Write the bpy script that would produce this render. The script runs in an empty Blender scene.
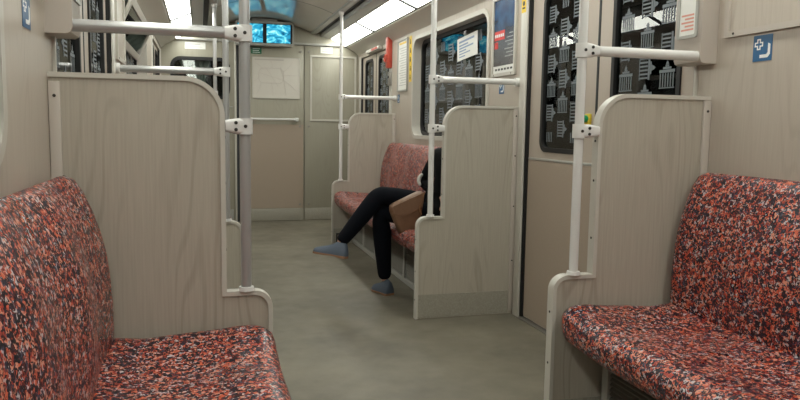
import bpy, bmesh, math, random
from mathutils import Vector, Matrix
from mathutils.geometry import tessellate_polygon
random.seed(7)
PI = math.pi
sc = bpy.context.scene
COL = sc.collection

# ------------------------------------------------------------------ dimensions (metres)
CX = 0.7485                      # centre line of the carriage
W = 1.18                         # half width
LW, RW = CX - W - .008, CX + W
Y1, Y2, Y3, Y4 = 2.338, 4.073, 6.967, 8.787
YB = -2.2                        # rear end of the built part
A_U, A_O, A_P = 0.493, 0.6575, 0.571     # distances from the wall: upper edge, step edge, pole
Z_S, Z_T, Z_R, Z_C = 0.642, 1.329, 1.482, 1.186

def SX(side, a):
    return RW - a if side > 0 else LW + a

# ------------------------------------------------------------------ materials
MATS = {}
def new_mat(name):
    m = bpy.data.materials.new(name); m.use_nodes = True
    nt = m.node_tree; b = nt.nodes['Principled BSDF']
    MATS[name] = m
    return m, nt, b

def lin(c):
    return tuple(((v/255)/12.92 if v/255 <= .04045 else ((v/255+.055)/1.055)**2.4) for v in c) + (1,)

def plain(name, rgb, rough=.5, metal=0, spec=.5, noise=.0, nscale=20, bump=0.0, bscale=200, coat=0):
    m, nt, b = new_mat(name)
    b.inputs['Base Color'].default_value = lin(rgb)
    b.inputs['Roughness'].default_value = rough
    b.inputs['Metallic'].default_value = metal
    b.inputs['Specular IOR Level'].default_value = spec
    if coat: b.inputs['Coat Weight'].default_value = coat
    tc = nt.nodes.new('ShaderNodeTexCoord')
    if noise > 0:
        n = nt.nodes.new('ShaderNodeTexNoise'); n.inputs['Scale'].default_value = nscale
        n.inputs['Detail'].default_value = 6
        nt.links.new(tc.outputs['Object'], n.inputs['Vector'])
        mx = nt.nodes.new('ShaderNodeMix'); mx.data_type = 'RGBA'
        c = lin(rgb)
        mx.inputs['A'].default_value = tuple(v*(1-noise) for v in c[:3])+(1,)
        mx.inputs['B'].default_value = tuple(min(1, v*(1+noise)) for v in c[:3])+(1,)
        nt.links.new(n.outputs['Fac'], mx.inputs['Factor'])
        nt.links.new(mx.outputs['Result'], b.inputs['Base Color'])
    if bump > 0:
        n2 = nt.nodes.new('ShaderNodeTexNoise'); n2.inputs['Scale'].default_value = bscale
        nt.links.new(tc.outputs['Object'], n2.inputs['Vector'])
        bp = nt.nodes.new('ShaderNodeBump'); bp.inputs['Strength'].default_value = bump
        bp.inputs['Distance'].default_value = .002
        nt.links.new(n2.outputs['Fac'], bp.inputs['Height'])
        nt.links.new(bp.outputs['Normal'], b.inputs['Normal'])
    return m

def laminate(name, base, dark, grain_strength=.55, rough=.38, seed=0.0):
    """pale laminate with a faint vertical wood grain"""
    m, nt, b = new_mat(name)
    N, L = nt.nodes.new, nt.links.new
    geo = N('ShaderNodeNewGeometry')
    sep = N('ShaderNodeSeparateXYZ'); L(geo.outputs['Position'], sep.inputs[0])
    add = N('ShaderNodeMath'); add.operation = 'ADD'; L(sep.outputs['X'], add.inputs[0]); L(sep.outputs['Y'], add.inputs[1])
    com = N('ShaderNodeCombineXYZ')
    L(add.outputs[0], com.inputs['X']); com.inputs['Y'].default_value = seed
    mz = N('ShaderNodeMath'); mz.operation = 'MULTIPLY'; mz.inputs[1].default_value = .16
    L(sep.outputs['Z'], mz.inputs[0]); L(mz.outputs[0], com.inputs['Z'])
    # cathedral figure: contour lines of a smooth noise stretched along the grain
    n1 = N('ShaderNodeTexNoise'); n1.inputs['Scale'].default_value = 6.5; n1.inputs['Detail'].default_value = .6
    L(com.outputs[0], n1.inputs['Vector'])
    mm = N('ShaderNodeMath'); mm.operation = 'MULTIPLY'; mm.inputs[1].default_value = 80
    L(n1.outputs['Fac'], mm.inputs[0])
    sn = N('ShaderNodeMath'); sn.operation = 'SINE'; L(mm.outputs[0], sn.inputs[0])
    r1 = N('ShaderNodeMapRange'); r1.inputs['From Min'].default_value = .3; r1.inputs['From Max'].default_value = 1
    L(sn.outputs[0], r1.inputs['Value'])
    # patchiness so that the figure fades in and out
    n3 = N('ShaderNodeTexNoise'); n3.inputs['Scale'].default_value = 5; n3.inputs['Detail'].default_value = 1
    L(com.outputs[0], n3.inputs['Vector'])
    r3 = N('ShaderNodeMapRange'); r3.inputs['From Min'].default_value = .42; r3.inputs['From Max'].default_value = .66
    L(n3.outputs['Fac'], r3.inputs['Value'])
    m3 = N('ShaderNodeMath'); m3.operation = 'MULTIPLY'; L(r1.outputs[0], m3.inputs[0]); L(r3.outputs[0], m3.inputs[1])
    # fine pores
    mp = N('ShaderNodeVectorMath'); mp.operation = 'MULTIPLY'; mp.inputs[1].default_value = (150, 1, 30)
    L(com.outputs[0], mp.inputs[0])
    n2 = N('ShaderNodeTexNoise'); n2.inputs['Scale'].default_value = 1; n2.inputs['Detail'].default_value = 3
    L(mp.outputs[0], n2.inputs['Vector'])
    m4 = N('ShaderNodeMath'); m4.operation = 'MULTIPLY_ADD'; m4.inputs[1].default_value = .5
    L(m3.outputs[0], m4.inputs[0]); 
    m5 = N('ShaderNodeMath'); m5.operation = 'MULTIPLY'; m5.inputs[1].default_value = .75
    L(n2.outputs['Fac'], m5.inputs[0]); L(m5.outputs[0], m4.inputs[2])
    mg = N('ShaderNodeMath'); mg.operation = 'MULTIPLY'; mg.inputs[1].default_value = grain_strength; mg.use_clamp = True
    L(m4.outputs[0], mg.inputs[0])
    mx = N('ShaderNodeMix'); mx.data_type = 'RGBA'
    m5.inputs[1].default_value = .95
    mx.inputs['A'].default_value = lin(base); mx.inputs['B'].default_value = lin(dark)
    L(mg.outputs[0], mx.inputs['Factor']); L(mx.outputs['Result'], b.inputs['Base Color'])
    b.inputs['Roughness'].default_value = rough
    return m

def moquette(name, k=1.0):
    m, nt, b = new_mat(name)
    N, L = nt.nodes.new, nt.links.new
    geo = N('ShaderNodeNewGeometry')
    nz = N('ShaderNodeTexNoise'); nz.inputs['Scale'].default_value = 95; nz.inputs['Detail'].default_value = 1
    L(geo.outputs['Position'], nz.inputs['Vector'])
    sub = N('ShaderNodeVectorMath'); sub.operation = 'MULTIPLY_ADD'
    sub.inputs[1].default_value = (.027, .027, .027)
    L(nz.outputs['Color'], sub.inputs[0]); L(geo.outputs['Position'], sub.inputs[2])
    vo = N('ShaderNodeTexVoronoi'); vo.inputs['Scale'].default_value = 140*k; vo.inputs['Randomness'].default_value = 1
    L(sub.outputs[0], vo.inputs['Vector'])
    sp = N('ShaderNodeSeparateColor'); L(vo.outputs['Color'], sp.inputs[0])
    cr = N('ShaderNodeValToRGB'); cr.color_ramp.interpolation = 'CONSTANT'
    L(sp.outputs[0], cr.inputs['Fac'])
    stops = [(0, (18, 15, 28)), (.28, (38, 30, 46)), (.42, (86, 26, 30)), (.52, (166, 60, 46)), (.63, (208, 98, 68)),
             (.74, (216, 146, 122)), (.84, (190, 182, 186)), (.92, (70, 68, 90))]
    e = cr.color_ramp.elements
    e[0].position = 0; e[0].color = lin(stops[0][1]); e[1].position = stops[1][0]; e[1].color = lin(stops[1][1])
    for p, c in stops[2:]:
        x = e.new(p); x.color = lin(c)
    L(cr.outputs['Color'], b.inputs['Base Color'])
    # worn shiny places
    n2 = N('ShaderNodeTexNoise'); n2.inputs['Scale'].default_value = 6; n2.inputs['Detail'].default_value = 3
    L(geo.outputs['Position'], n2.inputs['Vector'])
    mr = N('ShaderNodeMapRange'); mr.inputs['From Min'].default_value = .35; mr.inputs['From Max'].default_value = .65
    mr.inputs['To Min'].default_value = .27; mr.inputs['To Max'].default_value = .5
    L(n2.outputs['Fac'], mr.inputs['Value']); L(mr.outputs[0], b.inputs['Roughness'])
    b.inputs['Specular IOR Level'].default_value = .42
    bp = N('ShaderNodeBump'); bp.inputs['Strength'].default_value = .25; bp.inputs['Distance'].default_value = .0015
    L(sp.outputs[1], bp.inputs['Height']); L(bp.outputs['Normal'], b.inputs['Normal'])
    return m

def floor_mat():
    m, nt, b = new_mat('linoleum')
    N, L = nt.nodes.new, nt.links.new
    geo = N('ShaderNodeNewGeometry')
    n1 = N('ShaderNodeTexNoise'); n1.inputs['Scale'].default_value = 1.7; n1.inputs['Detail'].default_value = 7; n1.inputs['Roughness'].default_value = .62
    L(geo.outputs['Position'], n1.inputs['Vector'])
    cr = N('ShaderNodeValToRGB'); cr.color_ramp.elements[0].position = .34; cr.color_ramp.elements[1].position = .68
    cr.color_ramp.elements[0].color = lin((99, 94, 83)); cr.color_ramp.elements[1].color = lin((130, 124, 109))
    L(n1.outputs['Fac'], cr.inputs['Fac'])
    n2 = N('ShaderNodeTexNoise'); n2.inputs['Scale'].default_value = 420; n2.inputs['Detail'].default_value = 2
    L(geo.outputs['Position'], n2.inputs['Vector'])
    r2 = N('ShaderNodeMapRange'); r2.inputs['To Min'].default_value = .82; r2.inputs['To Max'].default_value = 1.18
    L(n2.outputs['Fac'], r2.inputs['Value'])
    vm = N('ShaderNodeVectorMath'); vm.operation = 'SCALE'
    L(cr.outputs['Color'], vm.inputs[0]); L(r2.outputs[0], vm.inputs['Scale'])
    L(vm.outputs[0], b.inputs['Base Color'])
    n3 = N('ShaderNodeTexNoise'); n3.inputs['Scale'].default_value = 9; n3.inputs['Detail'].default_value = 5
    L(geo.outputs['Position'], n3.inputs['Vector'])
    r3 = N('ShaderNodeMapRange'); r3.inputs['To Min'].default_value = .38; r3.inputs['To Max'].default_value = .62
    L(n3.outputs['Fac'], r3.inputs['Value']); L(r3.outputs[0], b.inputs['Roughness'])
    return m

def emit(name, rgb, s):
    m, nt, b = new_mat(name)
    b.inputs['Base Color'].default_value = lin(rgb)
    b.inputs['Emission Color'].default_value = lin(rgb)
    b.inputs['Emission Strength'].default_value = s
    return m

def glass_mat(name, tint=.8, ior=1.62):
    m, nt, b = new_mat(name)
    N, L = nt.nodes.new, nt.links.new
    out = [n for n in nt.nodes if n.type == 'OUTPUT_MATERIAL'][0]
    tr = N('ShaderNodeBsdfTransparent'); tr.inputs[0].default_value = (tint*.93, tint, tint*.98, 1)
    gl = N('ShaderNodeBsdfGlossy'); gl.inputs['Roughness'].default_value = .015
    fr = N('ShaderNodeFresnel'); fr.inputs['IOR'].default_value = ior
    mx = N('ShaderNodeMixShader')
    L(fr.outputs[0], mx.inputs[0]); L(tr.outputs[0], mx.inputs[1]); L(gl.outputs[0], mx.inputs[2])
    L(mx.outputs[0], out.inputs['Surface'])
    return m

def screen_mat(name, seed):
    """moving-picture still on a cyan passenger display"""
    m, nt, b = new_mat(name)
    N, L = nt.nodes.new, nt.links.new
    tc = N('ShaderNodeTexCoord')
    mp = N('ShaderNodeMapping'); mp.inputs['Location'].default_value = (seed, 0, seed*.7); mp.inputs['Scale'].default_value = (7, 1, 13)
    L(tc.outputs['Object'], mp.inputs['Vector'])
    n = N('ShaderNodeTexNoise'); n.inputs['Scale'].default_value = 1.1; n.inputs['Detail'].default_value = 3; n.inputs['Distortion'].default_value = 1.2
    L(mp.outputs[0], n.inputs['Vector'])
    cr = N('ShaderNodeValToRGB'); e = cr.color_ramp.elements
    e[0].position = .3; e[0].color = lin((4, 78, 112)); e[1].position = .5; e[1].color = lin((34, 156, 196))
    for p, c in [(.60, (110, 220, 232)), (.70, (225, 248, 250))]:
        x = e.new(p); x.color = lin(c)
    L(n.outputs['Fac'], cr.inputs['Fac'])
    L(cr.outputs['Color'], b.inputs['Emission Color']); b.inputs['Emission Strength'].default_value = 1.1
    b.inputs['Base Color'].default_value = (.01, .02, .03, 1); b.inputs['Roughness'].default_value = .2
    return m

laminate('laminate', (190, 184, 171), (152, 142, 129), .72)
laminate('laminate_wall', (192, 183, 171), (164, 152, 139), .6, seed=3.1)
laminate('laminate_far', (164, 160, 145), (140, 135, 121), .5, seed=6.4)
plain('panel_brown', (164, 149, 134), .42, noise=.06, nscale=120)
plain('door_paint', (180, 168, 156), .35, noise=.03, nscale=60)
plain('trim_cream', (196, 192, 183), .38, noise=.04, nscale=40)
plain('trim_grey', (164, 163, 157), .42, noise=.04, nscale=40)
plain('steel_brushed', (150, 146, 140), .42, metal=.6, noise=.06, nscale=90)
plain('pole_paint', (218, 217, 215), .24, spec=.6)
plain('pole_metal', (180, 180, 180), .28, metal=.45)
plain('clamp_plastic', (222, 221, 219), .3)
plain('screw_dark', (62, 58, 56), .4, metal=.5)
plain('rubber_black', (18, 18, 20), .55)
plain('kick_plate', (158, 154, 142), .5, noise=.3, nscale=110, metal=0, bump=.3, bscale=260)
plain('grille_metal', (120, 118, 110), .45, metal=.3)
plain('dark_void', (20, 20, 21), .8)
plain('ceiling_panel', (186, 182, 174), .10, noise=.03, nscale=8, spec=.2)
plain('cove_paint', (204, 199, 189), .4)
plain('vent_dark', (62, 64, 68), .6)
plain('tunnel', (18, 24, 32), .9, noise=.5, nscale=2)
plain('gate_print', (108, 116, 122), .6)
plain('paper', (226, 226, 222), .55, noise=.02, nscale=30)
plain('paper_map', (206, 201, 192), .35, noise=.03, nscale=22)
plain('map_line', (196, 189, 181), .5)
plain('map_title', (186, 180, 173), .5)
plain('ink_blue', (140, 158, 186), .6)
plain('ink_grey', (178, 178, 176), .6)
plain('sticker_blue', (28, 92, 140), .35)
plain('sticker_white', (236, 238, 238), .4)
plain('sticker_green', (16, 98, 68), .4)
plain('sticker_yellow', (226, 190, 30), .4)
plain('ink_black', (24, 24, 26), .5)
plain('red_plastic', (186, 74, 58), .35)
plain('poster_red', (206, 44, 40), .4)
plain('green_plastic', (24, 150, 92), .35)
plain('yellow_plastic', (214, 190, 60), .35)
plain('pink_print', (214, 150, 136), .5)
plain('box_plastic', (186, 177, 168), .4, noise=.02)
plain('curtain_cloth', (205, 203, 198), .8, bump=.3, bscale=60)
plain('denim', (9, 12, 20), .9, spec=.15, noise=.3, nscale=180, bump=.3, bscale=500)
plain('jacket_cloth', (7, 8, 10), .9, spec=.15, bump=.3, bscale=300)
plain('skin_tone', (205, 160, 136), .5)
plain('hair_brown', (52, 36, 28), .6, noise=.4, nscale=120)
plain('shoe_suede', (80, 90, 104), .75, noise=.15, nscale=150)
plain('shoe_sole', (150, 112, 84), .6)
plain('bag_leather', (116, 86, 64), .5, noise=.14, nscale=50, bump=.3, bscale=200)
plain('bag_trim', (128, 92, 60), .5)
plain('scarf_cloth', (190, 188, 182), .8, noise=.3, nscale=90)
plain('lip', (168, 98, 90), .5)
plain('scuff', (66, 62, 56), .7)
moquette('moquette')
floor_mat()
emit('diffuser', (252, 254, 243), 9.0)
glass_mat('glass'); glass_mat('glass_window', .8, 2.2); screen_mat('screen_picture_a', 3.3); screen_mat('screen_picture_b', 8.1)

def poster_mat():
    m, nt, b = new_mat('poster_print')
    N, L = nt.nodes.new, nt.links.new
    geo = N('ShaderNodeNewGeometry')
    sep = N('ShaderNodeSeparateXYZ'); L(geo.outputs['Position'], sep.inputs[0])
    n = N('ShaderNodeTexNoise'); n.inputs['Scale'].default_value = 9; n.inputs['Detail'].default_value = 5
    L(geo.outputs['Position'], n.inputs['Vector'])
    ma = N('ShaderNodeMath'); ma.operation = 'MULTIPLY_ADD'; ma.inputs[1].default_value = .35
    L(n.outputs['Fac'], ma.inputs[0]); L(sep.outputs['Z'], ma.inputs[2])
    mr = N('ShaderNodeMapRange'); mr.inputs['From Min'].default_value = 1.7; mr.inputs['From Max'].default_value = 2.22
    L(ma.outputs[0], mr.inputs['Value'])
    cr = N('ShaderNodeValToRGB'); e = cr.color_ramp.elements
    e[0].position = 0; e[0].color = lin((74, 66, 66)); e[1].position = .35; e[1].color = lin((30, 32, 44))
    for p, c in [(.6, (22, 40, 66)), (.8, (44, 84, 128)), (1, (34, 60, 100))]:
        x = e.new(p); x.color = lin(c)
    L(mr.outputs[0], cr.inputs['Fac']); L(cr.outputs['Color'], b.inputs['Base Color'])
    b.inputs['Roughness'].default_value = .25
    return m
poster_mat()

# ------------------------------------------------------------------ mesh helpers
def rrect(u0, v0, u1, v1, r, n=6):
    """rounded rectangle, counter-clockwise (u,v)"""
    pts = []
    for cx, cy, a0 in ((u1-r, v0+r, -PI/2), (u1-r, v1-r, 0), (u0+r, v1-r, PI/2), (u0+r, v0+r, PI)):
        for i in range(n+1):
            a = a0 + PI/2*i/n
            pts.append((cx+r*math.cos(a), cy+r*math.sin(a)))
    return pts

class MB:
    def __init__(s): s.bm = bmesh.new()
    def _add(s, verts, faces):
        vs = [s.bm.verts.new(v) for v in verts]
        out = []
        for f in faces:
            try: out.append(s.bm.faces.new([vs[i] for i in f]))
            except ValueError: pass
        return vs, out
    def box(s, x0, x1, y0, y1, z0, z1, bev=0, seg=2):
        x0, x1 = sorted((x0, x1)); y0, y1 = sorted((y0, y1)); z0, z1 = sorted((z0, z1))
        v = [(x, y, z) for x in (x0, x1) for y in (y0, y1) for z in (z0, z1)]
        f = [(0, 1, 3, 2), (4, 6, 7, 5), (0, 4, 5, 1), (2, 3, 7, 6), (0, 2, 6, 4), (1, 5, 7, 3)]
        vs, fs = s._add(v, f)
        if bev:
            es = list({e for fc in fs for e in fc.edges})
            bmesh.ops.bevel(s.bm, geom=es, offset=bev, segments=seg, profile=.5, affect='EDGES', clamp_overlap=True)
        return s
    def plate(s, outer, holes, fn, t0, t1):
        """polygon with holes in (u,v), thickened between t0 and t1; fn(u,v,t)->xyz"""
        loops = [outer] + list(holes)
        tris = tessellate_polygon([[Vector((u, v, 0)) for u, v in lp] for lp in loops])
        flat = [p for lp in loops for p in lp]
        n = len(flat)
        verts = [fn(u, v, t0) for u, v in flat] + [fn(u, v, t1) for u, v in flat]
        faces = [tuple(t) for t in tris] + [tuple(i+n for i in reversed(t)) for t in tris]
        k = 0
        for lp in loops:
            m = len(lp)
            for i in range(m):
                j = (i+1) % m
                faces.append((k+i, k+j, k+j+n, k+i+n))
            k += m
        s._add(verts, faces)
        return s
    def cyl(s, p0, p1, r, r2=None, n=18):
        p0, p1 = Vector(p0), Vector(p1); d = p1-p0
        q = d.to_track_quat('Z', 'Y').to_matrix().to_4x4()
        M = Matrix.Translation((p0+p1)/2) @ q
        bmesh.ops.create_cone(s.bm, cap_ends=True, segments=n, radius1=r, radius2=r if r2 is None else r2, depth=d.length, matrix=M)
        return s
    def tube(s, pts, r, n=12, closed=False):
        pts = [Vector(p) for p in pts]; rings = []
        m = len(pts); prev = None
        for i, p in enumerate(pts):
            a = pts[i-1] if (i or closed) else p; b = pts[(i+1) % m] if (i < m-1 or closed) else p
            t = (b-a).normalized()
            if prev is None: nrm = t.orthogonal().normalized()
            else: nrm = (prev - t*prev.dot(t)).normalized()
            prev = nrm; bn = t.cross(nrm)
            rr = r[i] if isinstance(r, (list, tuple)) else r
            rings.append([s.bm.verts.new(p + (nrm*math.cos(2*PI*k/n)+bn*math.sin(2*PI*k/n))*rr) for k in range(n)])
        for i in range(m if closed else m-1):
            A, B = rings[i], rings[(i+1) % m]
            for k in range(n):
                s.bm.faces.new((A[k], A[(k+1) % n], B[(k+1) % n], B[k]))
        if not closed:
            s.bm.faces.new(list(reversed(rings[0]))); s.bm.faces.new(rings[-1])
        return s
    def sphere(s, c, r, scale=(1, 1, 1), rot=None, u=20, v=14):
        M = Matrix.Translation(c) @ (rot.to_4x4() if rot else Matrix()) @ Matrix.Diagonal((*scale, 1))
        bmesh.ops.create_uvsphere(s.bm, u_segments=u, v_segments=v, radius=r, matrix=M)
        return s
    def loft(s, rings):
        """list of equally long closed rings"""
        R = [[s.bm.verts.new(p) for p in ring] for ring in rings]
        m = len(R[0])
        for A, B in zip(R, R[1:]):
            for k in range(m):
                s.bm.faces.new((A[k], A[(k+1) % m], B[(k+1) % m], B[k]))
        s.bm.faces.new(list(reversed(R[0]))); s.bm.faces.new(R[-1])
        return s
    def mesh(s, me):
        s.bm.from_mesh(me); return s
    def build(s, name, mat, parent=None, smooth=35, label=None, base=None):
        bmesh.ops.recalc_face_normals(s.bm, faces=s.bm.faces)
        org = Vector((0, 0, 0))
        if parent is not None: org = Vector(parent['_org'])
        elif base is not None: org = Vector(base)
        bmesh.ops.translate(s.bm, verts=s.bm.verts, vec=-org)
        me = bpy.data.meshes.new(name); s.bm.to_mesh(me); s.bm.free()
        for m in (mat if isinstance(mat, list) else [mat]): me.materials.append(MATS[m])
        if smooth:
            me.shade_smooth(); me.set_sharp_from_angle(angle=math.radians(smooth))
        o = bpy.data.objects.new(name, me); COL.objects.link(o)
        o['_org'] = tuple(org)
        if parent is not None: o.parent = parent
        else: o.location = org
        if label: o['label'] = label
        return o

def thing(name, label, cat, loc, group=None):
    o = bpy.data.objects.new(name, None); COL.objects.link(o)
    o.location = loc; o['_org'] = tuple(loc); o['label'] = label; o['category'] = cat
    o.empty_display_size = .1
    if group: o['group'] = group
    return o
def tag(o, label, cat, group=None):
    o['label'] = label; o['category'] = cat
    if group: o['group'] = group
    return o
def struct(o):
    o['kind'] = 'structure'; return o
def sempty(name, loc=(0, 0, 0)):
    o = bpy.data.objects.new(name, None); COL.objects.link(o)
    o.location = loc; o['_org'] = tuple(loc); o['kind'] = 'structure'
    o.empty_display_size = .1
    return o
SIDE = {1: 'right', -1: 'left'}

# ------------------------------------------------------------------ shell
FL = MB(); FL.box(LW-.1, RW+.1, YB, Y4+.1, -.06, 0)
struct(FL.build('floor', 'linoleum', smooth=0))

D_A = (2.430, 3.965)     # door openings (y)
D_B = (7.215, 8.600)
WINZ = (1.105, 2.005)
WIN_A = (0.04, 1.79)
WIN_B = (4.570, 6.355)
WT = .10                 # wall thickness
DTOP = 2.03
ZWT = 2.085
for side in (1, -1):
    fn = lambda u, v, t, side=side: (SX(side, -t), u, v)
    b = MB()
    b.plate([(YB, 0), (D_A[0], 0), (D_A[0], ZWT), (YB, ZWT)], [rrect(WIN_A[0], WINZ[0], WIN_A[1], WINZ[1], .11)], fn, 0, WT)
    b.plate([(D_A[1], 0), (D_B[0], 0), (D_B[0], ZWT), (D_A[1], ZWT)], [rrect(WIN_B[0], WINZ[0], WIN_B[1], WINZ[1], .11)], fn, 0, WT)
    b.plate([(D_B[1], 0), (Y4+.1, 0), (Y4+.1, ZWT), (D_B[1], ZWT)], [], fn, 0, WT)
    for d in (D_A, D_B):
        b.plate([(d[0], DTOP), (d[1], DTOP), (d[1], ZWT), (d[0], ZWT)], [], fn, 0, WT)
    struct(b.build('wall_'+SIDE[side], 'laminate_wall'))

n_trim = 0
def trim(b, mat, smooth=35):
    global n_trim
    n_trim += 1
    return struct(b.build('trim_%d' % n_trim, mat, smooth=smooth))

def strip(pts, thick, y0=YB, y1=Y4+.08):
    """cross-section polyline (x,z) thickened upward, run along the carriage"""
    b = MB()
    lo = list(pts); hi = [(x, z+thick) for x, z in reversed(pts)]
    b.loft([[(x, y, z) for x, z in lo+hi] for y in (y0, y1)])
    return b

# ceiling: shallow arch with cross seams
arch = []
for i in range(25):
    o = -.585 + 1.17*i/24
    arch.append((CX+o, 2.458 - .125*(o/.585)**2))
struct(strip(arch, .03).build('ceiling', 'ceiling_panel'))
b = MB()
for ys in (-.3, 1.21, 2.72, 4.23, 5.74, 7.25):
    seg = [(x, z-.0012) for x, z in arch]
    b.loft([[(x, y, z) for x, z in seg + [(x, z+.004) for x, z in reversed(seg)]] for y in (ys-.006, ys+.006)])
trim(b, 'vent_dark', 0)
for side in (1, -1):
    X = lambda off, side=side: CX + side*off
    # rounded longitudinal ceiling rail
    b = MB(); b.box(X(.578), X(.655), YB, Y4+.08, 2.318, 2.375, .012, 3); trim(b, 'trim_grey')
    b = MB(); b.box(X(.655), X(.712), YB, Y4+.08, 2.335, 2.36); trim(b, 'vent_dark', 0)
    trim(strip([(X(.706), 2.300), (X(.712), 2.286), (X(.81), 2.272)], .03), 'trim_grey')
    # cove between the lights and the wall
    trim(strip([(X(1.03), 2.172), (X(1.075), 2.145), (X(1.13), 2.118), (X(1.18), 2.075), (X(1.22), 2.075)], .03), 'cove_paint')

# far end wall
b = MB()
b.plate([(LW-.1, 0), (RW+.1, 0), (RW+.1, 2.55), (LW-.1, 2.55)], [rrect(-.315, 1.51, .33, 1.965, .09)],
        lambda u, v, t: (u, Y4+t, v), 0, .06)
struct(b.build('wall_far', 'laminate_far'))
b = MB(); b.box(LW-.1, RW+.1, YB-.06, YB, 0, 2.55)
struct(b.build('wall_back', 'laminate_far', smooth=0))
# cab window in the end wall
w = sempty('window_1', (0, Y4, 1.5))
b = MB(); b.plate(rrect(-.335, 1.49, .35, 1.985, .115), [rrect(-.295, 1.53, .31, 1.945, .08)], lambda u, v, t: (u, Y4+t, v), -.012, .05)
b.build('rubber_seal', 'rubber_black', w)
b = MB(); b.plate(rrect(-.295, 1.53, .31, 1.945, .08), [], lambda u, v, t: (u, Y4+t, v), .02, .026)
b.build('pane', 'glass', w)
b = MB()   # gathered curtain behind the cab window
rows = []
for j, z in enumerate([1.40, 1.5, 1.6, 1.72, 1.84, 1.98]):
    wd = [.17, .12, .07, .08, .14, .19][j]
    rows.append([(-.02+.04*math.sin(j)+wd*(2*i/16-1), Y4+.11+.015*math.sin(i*2.1), z) for i in range(17)])
for r0, r1 in zip(rows, rows[1:]):
    v0 = [b.bm.verts.new(p) for p in r0]; v1 = [b.bm.verts.new(p) for p in r1]
    for i in range(16): b.bm.faces.new((v0[i], v0[i+1], v1[i+1], v1[i]))
bmesh.ops.remove_doubles(b.bm, verts=b.bm.verts, dist=1e-5)
bmesh.ops.solidify(b.bm, geom=b.bm.faces[:], thickness=.004)
c = b.build('cab_curtain', 'curtain_cloth', base=(0, Y4+.11, 1.4)); tag(c, 'gathered pale curtain behind the black-framed cab window', 'curtain')
b = MB(); b.box(-1.0, 2.6, Y4+1.2, Y4+1.3, 0, 2.6); struct(b.build('wall_cab', 'tunnel', smooth=0))
b = MB(); b.box(-1.4, LW-.02, Y4+.06, Y4+1.2, 0, 2.6); struct(b.build('wall_cab_left', 'tunnel', smooth=0))

# end wall door (middle) and its fittings
XD0, XD1 = .50, 1.243
dr = sempty('door_1', ((XD0+XD1)/2, Y4, 0))
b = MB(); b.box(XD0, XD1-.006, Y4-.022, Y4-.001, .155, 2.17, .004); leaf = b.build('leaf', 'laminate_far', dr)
b = MB(); b.box(XD0+.012, XD1-.012, Y4-.026, Y4-.022, .16, 1.20); b.build('lower_panel', 'panel_brown', dr, label='brownish lower panel')
b = MB(); b.box(XD0, XD1-.006, Y4-.028, Y4-.001, .004, .155, .003); b.build('kick_plate', 'kick_plate', dr, label='scuffed bright kick plate')
b = MB(); b.cyl((.56, Y4-.085, 1.262), (1.155, Y4-.085, 1.262), .014)
b.cyl((1.14, Y4-.085, 1.262), (1.14, Y4-.02, 1.262), .018); b.cyl((.60, Y4-.085, 1.262), (.60, Y4-.02, 1.262), .018)
b.box(1.125, 1.165, Y4-.105, Y4-.022, 1.239, 1.285, .008)
b.build('handrail', 'pole_paint', dr, label='white horizontal handrail')
for x, z in ((1.19, .205), (1.19, 1.18), (1.20, 2.095)):
    b = MB(); b.cyl((x, Y4-.036, z), (x, Y4-.021, z), .014); b.build('lock', 'steel_brushed', dr)
# right-hand end panel
b = MB(); b.box(1.249, RW, Y4-.02, Y4-.001, .155, 2.17, .004); trim(b, 'laminate_far')
b = MB(); b.box(1.249, RW, Y4-.026, Y4-.001, .004, .155, .003); trim(b, 'kick_plate')
b = MB(); b.plate([(1.318, 1.25), (1.90, 1.25), (1.90, 2.06), (1.318, 2.06)], [[(1.34, 1.272), (1.88, 1.272), (1.88, 2.038), (1.34, 2.038)]], lambda u, v, t: (u, Y4+t, v), -.032, -.018)
trim(b, 'trim_cream')
for x, z in ((1.30, .205), (1.30, 1.18), (1.305, 2.10)):
    b = MB(); b.cyl((x, Y4-.034, z), (x, Y4-.019, z), .014); trim(b, 'steel_brushed')
# vertical profiles left of the end door, header band
b = MB(); b.box(.40, .422, Y4-.05, Y4, 0, 2.2, .004); b.box(.455, .47, Y4-.035, Y4, 0, 2.2, .004); trim(b, 'trim_cream')
b = MB(); b.box(.424, .453, Y4-.02, Y4, 0, 2.2); trim(b, 'vent_dark', 0)
b = MB(); b.box(LW, RW, Y4-.05, Y4, 2.175, 2.20, .005); trim(b, 'trim_grey')
b = MB(); b.box(LW, .38, Y4-.012, Y4, 1.395, 1.41, .003); b.box(LW, .38, Y4-.02, Y4, 0, .15, .003); trim(b, 'trim_grey')

# dark tunnel outside
for side in (1, -1):
    b = MB(); b.box(SX(side, -1.0), SX(side, -1.1), YB-1, Y4+1, -.5, 3.2)
    struct(b.build('wall_tunnel_'+SIDE[side], 'tunnel', smooth=0))

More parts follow.
